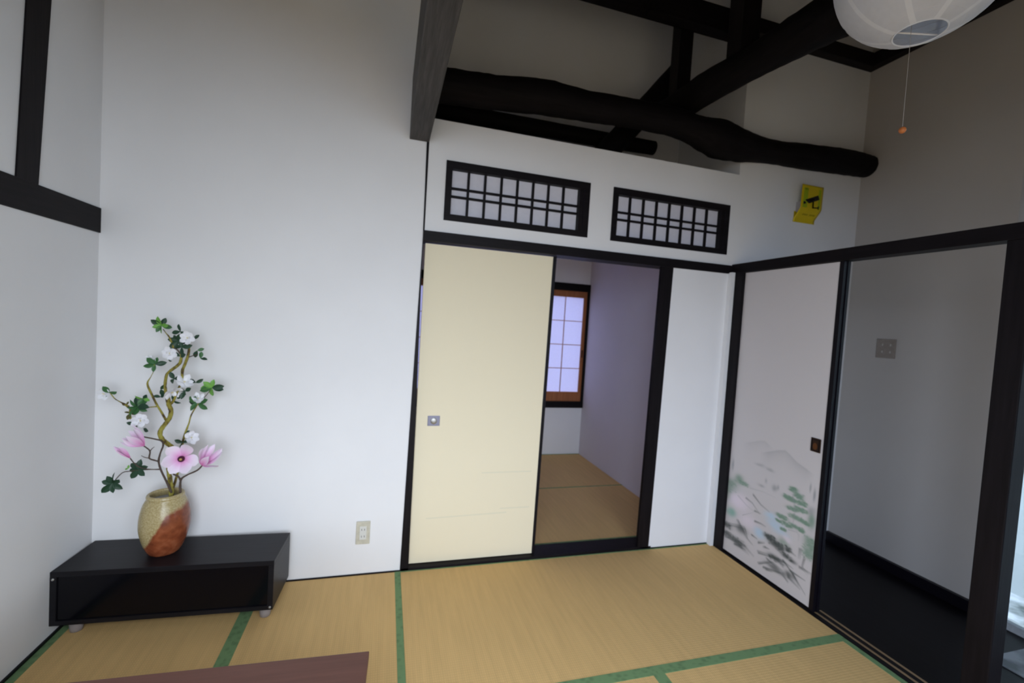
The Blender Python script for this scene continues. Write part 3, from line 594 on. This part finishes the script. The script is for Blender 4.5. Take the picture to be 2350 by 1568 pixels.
def white_flower(c, s, rn):
    f = root('flower'); f.parent = az; f.location = c
    ax = rdir(rn, CAMDIR, 2.4); t1 = ax.orthogonal().normalized(); t2 = ax.cross(t1); bm = bmesh.new(); n = 6
    for ring, (L, lift, n) in enumerate(((1., .25, 6), (.6, .8, 4))):
        for i in range(n):
            a = 2 * PI * (i + .5 * ring) / n + rn.uniform(-.2, .2); r = t1 * math.cos(a) + t2 * math.sin(a)
            blade(bm, r * .002, r + ax * lift, t2 * math.cos(a) - t1 * math.sin(a), s * .74 * L * rn.uniform(.85, 1.12), s * .52 * L, rn.uniform(.1, .5), .12, tip=1.25)
    link('petals', bm, PETALW, f, smooth=True)
    bm = bmesh.new()
    for i in range(8):
        dd = rdir(rn, ax, 2.2); tube(bm, [ax * .002, ax * .004 + dd * s * .14], [.0008, .0012], 5)
    link('stamen', bm, STAMEN, f, smooth=True)
for (x, y, z, s) in WFLOWERS: white_flower(Vector(loc((x, y, z))), s, rn)

mg = thing('magnolia_spray', 'thin brown twigs with large pink magnolia flowers low in the vase', 'artificial flowers', (VX, VY, VZ + .25))
for i, b in enumerate(MAG): stem('twig', [loc(p) for p in b], TWIG, mg, 7, .12, 40 + i)
DEEP, MIDP, PALE, TIP = (.62, .10, .36), (.78, .42, .68), (.84, .70, .84), (.86, .80, .88)
def lerp(a, b, t): return tuple(x + (y - x) * t for x, y in zip(a, b))
def pinkc(k):
    def f(u, v):
        q = min(1, max(0, u * k + abs(v) * .12))
        return lerp(DEEP, MIDP, q / .3) if q < .3 else lerp(MIDP, PALE, (q - .3) / .3) if q < .6 else lerp(PALE, TIP, (q - .6) / .4)
    return f
for (kind, x, y, z, s, tx, ty, tz) in PINK:
    c = Vector(loc((x, y, z))); f = root('pink_flower'); f.parent = mg; f.location = c
    bm = bmesh.new(); cl = bm.verts.layers.float_color.new('Col')
    if kind == 'open':
        ax = Vector((.18, -1, .12)).normalized(); t1 = Vector((1, .18, 0)).normalized(); t2 = ax.cross(t1)
        for i, (a, L) in enumerate(((.2, .95), (1.1, .85), (2.1, .90), (3.0, .86), (4.0, .95), (5.15, 1.05))):
            r = t1 * math.cos(a) - t2 * math.sin(a) * 1.
            blade(bm, r * .003 - ax * (.001 * i), r + ax * .30, t2 * math.cos(a) + t1 * math.sin(a), s * L * rn.uniform(.95, 1.1), s * .66, rn.uniform(.15, .6), .14, tip=1.2, cl=cl, colf=pinkc(1.0))
    else:
        ax = (Vector(loc((tx, ty, tz))) - c).normalized(); t1 = ax.orthogonal().normalized(); t2 = ax.cross(t1)
        n, sp_, wd = (7, .78, .32) if kind == 'cup' else (4, .08, .26)
        L = (Vector(loc((tx, ty, tz))) - c).length
        for i in range(n):
            a = 2 * PI * i / n + .3; r = t1 * math.cos(a) + t2 * math.sin(a)
            blade(bm, r * .002, ax + r * sp_ * (1 if i % 2 else .6), t2 * math.cos(a) - t1 * math.sin(a), L * rn.uniform(.85, 1.15), L * wd, rn.uniform(-.05, .3) if kind == 'cup' else -.06, .25, tip=1.3, cl=cl, colf=pinkc(.7 if kind == 'cup' else .5))
    link('petals', bm, PETALP, f, smooth=True)
    if kind == 'open':
        bm = bmesh.new(); lathe(bm, [(.0002, .018), (.010, .015), (.013, .008), (.012, 0), (.004, -.004)][::-1], 14); q = link('flower_centre', bm, PISTIL, f, smooth=True); q.rotation_euler = ax.to_track_quat('Z', 'Y').to_euler()
        bm = bmesh.new(); lathe(bm, [(.0055, .014), (.0045, .021), (.0003, .024)], 10); q = link('pistil', bm, PISTIL2, f, smooth=True); q.rotation_euler = ax.to_track_quat('Z', 'Y').to_euler()

# ------------------------------------------------------------------ low brown table at the bottom edge
tb = thing('low_table', 'low reddish-brown wooden table on the tatami in front of the black cabinet', 'table', (-.062, -1.032, 0), R(-2.6))
TW, TD, TH = 1.12, .62, .35
B('table_top', TABLE, -TW, 0, -TD, 0, TH - .022, TH, parent=tb, bev=.0025)
bm = bmesh.new(); box(bm, -TW + .05, -.05, -.07, -.05, TH - .08, TH - .022); link('apron', bm, TABLE, tb)
bm = bmesh.new(); box(bm, -TW + .05, -.05, -TD + .05, -TD + .07, TH - .08, TH - .022); link('apron', bm, TABLE, tb)
for x in (-TW + .07, -.07):
    for y in (-TD + .07, -.07):
        bm = bmesh.new(); box(bm, x - .025, x + .025, y - .025, y + .025, .002, TH - .022, bev=.004); link('leg', bm, TABLE, tb)

# ------------------------------------------------------------------ wall plates
ol = thing('wall_outlet', 'beige power outlet low on the white wall beside the cream door', 'outlet', (-.1265, 0, .2275))
B('cover_plate', BEIGE, -.035, .035, -.008, .0, -.061, .061, parent=ol, bev=.003)
B('socket_insert', BEIGE2, -.017, .017, -.0095, -.006, -.035, .035, parent=ol, bev=.001)
for z in (.018, -.018):
    bm = bmesh.new(); box(bm, -.0085, -.0055, -.0102, -.009, z - .005, z + .005); box(bm, .0055, .0085, -.0102, -.009, z - .005, z + .005); link('slot', bm, SLOT, ol)
sw = thing('switch_plate', 'square taupe switch plate with four marks on the corridor wall', 'switch', (3.097, -.2705, 1.360))
B('cover_plate', TAUPE, -.008, 0, -.058, .058, -.063, .063, parent=sw, bev=.003)
for y in (.018, -.030):
    for z in (.024, -.022): B('switch_mark', TAUPE2, -.0095, -.007, y - .0035, y + .0035, z - .007, z + .007, parent=sw)

# ------------------------------------------------------------------ yellow camera warning sign
sg = thing('warning_sign', 'curled yellow security camera sign on the wall under the log end', 'sign', (2.655, 0, 2.30))
# a sheet bowed out over a small wall lamp, its tail stuck flat to the wall lower left
def sheet(u, v):       # u across 0..1, v down 0..1
    t = min(1, max(0, (v - .60) / .37)); bow = .003 + .047 * (.5 + .5 * math.cos(PI * t))
    return Vector((-.125 + .181 * u - .006 * v, -bow, .110 - .237 * v))
bm = bmesh.new(); NU, NV = 10, 24; g = [[bm.verts.new(sheet(i / NU, j / NV)) for i in range(NU + 1)] for j in range(NV + 1)]
for j in range(NV):
    for i in range(NU):
        f = bm.faces.new((g[j][i], g[j][i + 1], g[j + 1][i + 1], g[j + 1][i])); f.material_index = 1 if (.08 < j / NV < .62 and ((1 <= i <= 2) or (8 <= i <= 8))) else 0
o = link('sign_sheet', bm, [YELLOW, YGREEN], sg, smooth=True)
md = o.modifiers.new('thickness', 'SOLIDIFY'); md.thickness = .0012; md.offset = 1
def decal(name, poly, m, lift=.0028):
    bm = bmesh.new(); n = len(poly)
    vs = []
    for u, v in poly:
        p = sheet(u, v); p.y -= lift; vs.append(bm.verts.new(p))
    vb = [bm.verts.new(v.co + Vector((0, .0006, 0))) for v in vs]
    bm.faces.new(vs); bm.faces.new(vb[::-1])
    for i in range(n): bm.faces.new((vs[i], vs[(i + 1) % n], vb[(i + 1) % n], vb[i]))
    return link(name, bm, m, sg)
decal('camera_icon', [(.17, .425), (.76, .245), (.83, .36), (.78, .385), (.36, .51)], SIGNBLK, .0045)
decal('camera_lens_icon', [(.11, .475), (.17, .46), (.23, .49), (.22, .525), (.13, .545)], SIGNBLK)
bm = bmesh.new(); polys = [[(.53, .44), (.585, .44), (.60, .60), (.535, .60)], [(.535, .60), (.80, .58), (.80, .61), (.535, .635)], [(.79, .555), (.85, .54), (.85, .65), (.80, .635)]]
for pl in polys:
    vs = []
    for u, v in pl: p = sheet(u, v); p.y -= .0042; vs.append(bm.verts.new(p))
    bm.faces.new(vs)
bmesh.ops.solidify(bm, geom=bm.faces[:], thickness=.0006); link('camera_bracket_icon', bm, SIGNBLK, sg)
def marks(name, u0, u1, v0, v1, n, m, lift, slope=0.):
    bm = bmesh.new(); w = (u1 - u0) / n
    for i in range(n):
        a = u0 + i * w; b2 = a + w * .8; ds = slope * (a - u0)
        for (p0, p1, q0, q1) in ((a, b2, v0, v0 + (v1 - v0) * .28), (a, b2, v1 - (v1 - v0) * .28, v1), (a + w * .3, a + w * .5, v0, v1)):
            vs = []
            for u, v in ((p0, q0), (p1, q0), (p1, q1), (p0, q1)): p = sheet(u, v + ds); p.y -= lift; vs.append(bm.verts.new(p))
            bm.faces.new(vs)
    bmesh.ops.solidify(bm, geom=bm.faces[:], thickness=.0004); link(name, bm, m, sg)
marks('printed_text', .27, .53, .775, .805, 4, SIGNTXT, .0024); marks('printed_text', .60, .86, .775, .805, 4, SIGNTXT, .0024)
marks('printed_text', .14, .30, .105, .135, 3, SIGNTXT, .0024); marks('camera_lettering', .40, .66, .41, .44, 4, SIGNPALE, .0062, -.30)
B('lamp_case', LAMPGREY, -.112, .04, -.040, .0, -.062, .004, parent=sg, bev=.004)
B('backing_card', YELLOW, -.124, .055, -.0025, -.0005, -.127, -.056, parent=sg)

# ------------------------------------------------------------------ paper lantern
LX, LY, LZ, LR = 1.408, -1.413, 2.515, .2226
ln = thing('paper_lantern', 'round white paper lantern with a pull cord hanging below the roof logs', 'lantern', (LX, LY, LZ))
HR = .062
t0, t1_ = math.asin(HR / LR), math.asin(.05 / LR)
prof = [(LR * math.sin(a), -LR * math.cos(a)) for a in [t0 + (PI - t1_ - t0) * i / 40 for i in range(41)]]
bm = bmesh.new(); lathe(bm, prof, 64, cap0=False); o = link('shade', bm, LANTERN, ln, smooth=True)
bm = bmesh.new()
for i in range(8):
    a = 2 * PI * i / 8 + .35
    pr = [(r * 1.0035, z * 1.0035) for r, z in prof]
    for (r, z), (r2, z2_) in zip(pr, pr[1:]):
        w1, w2 = .007 / max(r, .03), .007 / max(r2, .03)
        bm.faces.new([bm.verts.new((q * math.cos(a + s_), q * math.sin(a + s_), zz)) for q, s_, zz in ((r, -w1, z), (r, w1, z), (r2, w2, z2_), (r2, -w2, z2_))])
bmesh.ops.remove_doubles(bm, verts=bm.verts[:], dist=1e-6)
link('shade_seam', bm, LANTERNSEAM, ln, smooth=True)
bm = bmesh.new()
for i in range(1, 15):
    zz = -LR * math.cos(t0 + (PI - t0 - t1_) * i / 15); rr = LR * math.sin(t0 + (PI - t0 - t1_) * i / 15) - .0012
    tube(bm, [(rr * math.cos(2 * PI * q / 48), rr * math.sin(2 * PI * q / 48), zz) for q in range(49)], .0007, 5, caps=False)
link('bamboo_rib', bm, WIRE, ln)
bm = bmesh.new(); zz = prof[0][1]; tube(bm, [(HR * math.cos(2 * PI * q / 40), HR * math.sin(2 * PI * q / 40), zz) for q in range(41)], .0022, 8, caps=False); link('bottom_ring', bm, LANTERNSEAM, ln, smooth=True)
bm = bmesh.new(); tube(bm, [(-.052, .025, zz + .004), (.060, -.008, zz + .004)], .0026, 8); link('wire_bar', bm, WIRE, ln, smooth=True)
bm = bmesh.new(); lathe(bm, [(.0005, -.05), (.028, -.035), (.036, 0), (.028, .035), (.016, .06), (.016, .13)], 24); link('bulb', bm, BEIGE2, ln, smooth=True)
bm = bmesh.new(); tube(bm, [(0, 0, .12), (0, 0, TOP - LZ)], .004, 8); link('hanging_cord', bm, LACQ, ln)
cx, cy = 1.374 - LX, 0.
bm = bmesh.new(); tube(bm, [(cx, cy, zz + .02), (cx + .002, cy, 2.024 - LZ)], .0006, 6); link('pull_cord', bm, CORDM, ln)
bm = bmesh.new(); bmesh.ops.create_uvsphere(bm, u_segments=16, v_segments=10, radius=.0095); link('pull_bead', bm, BEADM, ln, smooth=True, loc=(cx + .003, cy, 2.014 - LZ))

# ------------------------------------------------------------------ daylight
wd = bpy.data.worlds.new('sky'); bpy.context.scene.world = wd; wd.use_nodes = True
wn = wd.node_tree; bg = wn.nodes['Background']; bg.inputs[1].default_value = SKY
tc = N(wn, 'ShaderNodeTexCoord'); sx = N(wn, 'ShaderNodeSeparateXYZ'); wn.links.new(tc.outputs['Generated'], sx.inputs[0])
mr = N(wn, 'ShaderNodeMapRange'); mr.inputs['From Min'].default_value = -.75; mr.inputs['From Max'].default_value = .25; wn.links.new(sx.outputs['X'], mr.inputs['Value'])
wn.links.new(ramp(wn, mr.outputs['Result'], [(0., SKYBLUE), (1., SKYCOL)]), bg.inputs[0])
def portal(name, loc, rot, sx, sy):
    l = bpy.data.lights.new(name, 'AREA'); l.shape = 'RECTANGLE'; l.size = sx; l.size_y = sy; l.cycles.is_portal = True
    o = bpy.data.objects.new(name, l); C.objects.link(o); o.location = loc; o.rotation_euler = rot
for w in FRONT: portal('portal_front', ((w[0] + w[1]) / 2, YF - .13, (w[2] + w[3]) / 2), (PI / 2, 0, 0), w[1] - w[0], w[3] - w[2])
portal('portal_right', (3.26, (YF - .845) / 2, 1.28), (0, PI / 2, 0), 2.68, -.845 - YF)
portal('portal_next_room', (1.1, 2.12, 1.17), (-PI / 2, 0, 0), 1.84, 1.34)

# ------------------------------------------------------------------ camera
cam = bpy.data.cameras.new('camera'); co = bpy.data.objects.new('camera', cam); C.objects.link(co)
cam.sensor_width = 36; cam.lens = 1014.49 / 2350 * 36; cam.clip_start = .02
a, r_, c_ = 1.5299, .0621, -.2771
co.matrix_world = Matrix.Translation((-.0582, -2.3916, 1.3728)) @ (Matrix.Rotation(c_, 4, 'Z') @ Matrix.Rotation(a, 4, 'X') @ Matrix.Rotation(r_, 4, 'Z'))
cam.dof.use_dof = True; cam.dof.focus_distance = .8; cam.dof.aperture_fstop = 4.6
sc = bpy.context.scene; sc.camera = co
sc.view_settings.view_transform = 'Standard'; sc.view_settings.look = 'None'; sc.view_settings.gamma = 1; sc.view_settings.use_curve_mapping = False
sc.view_settings.exposure = EXPO
sc.cycles.max_bounces = 12; sc.cycles.diffuse_bounces = 8; sc.cycles.use_denoising = True
sc.cycles.sample_clamp_indirect = 6

for nm, lb in (('foot', 'grey plastic foot'), ('glass_door', 'dark smoked glass front'), ('screw_cap', 'small bright metal cap'), ('pull_bead', 'orange wooden bead'), ('bottom_ring', 'ring around the bottom opening'),
               ('cloth_border', 'green cloth border'), ('camera_icon', 'black security camera symbol'), ('lamp_case', 'grey lamp case'), ('flower_centre', 'dark purple centre'), ('finger_pull', 'dark finger pull')):
    for ob in bpy.data.objects:
        if ob.name.split('.')[0] == nm: ob['label'] = lb
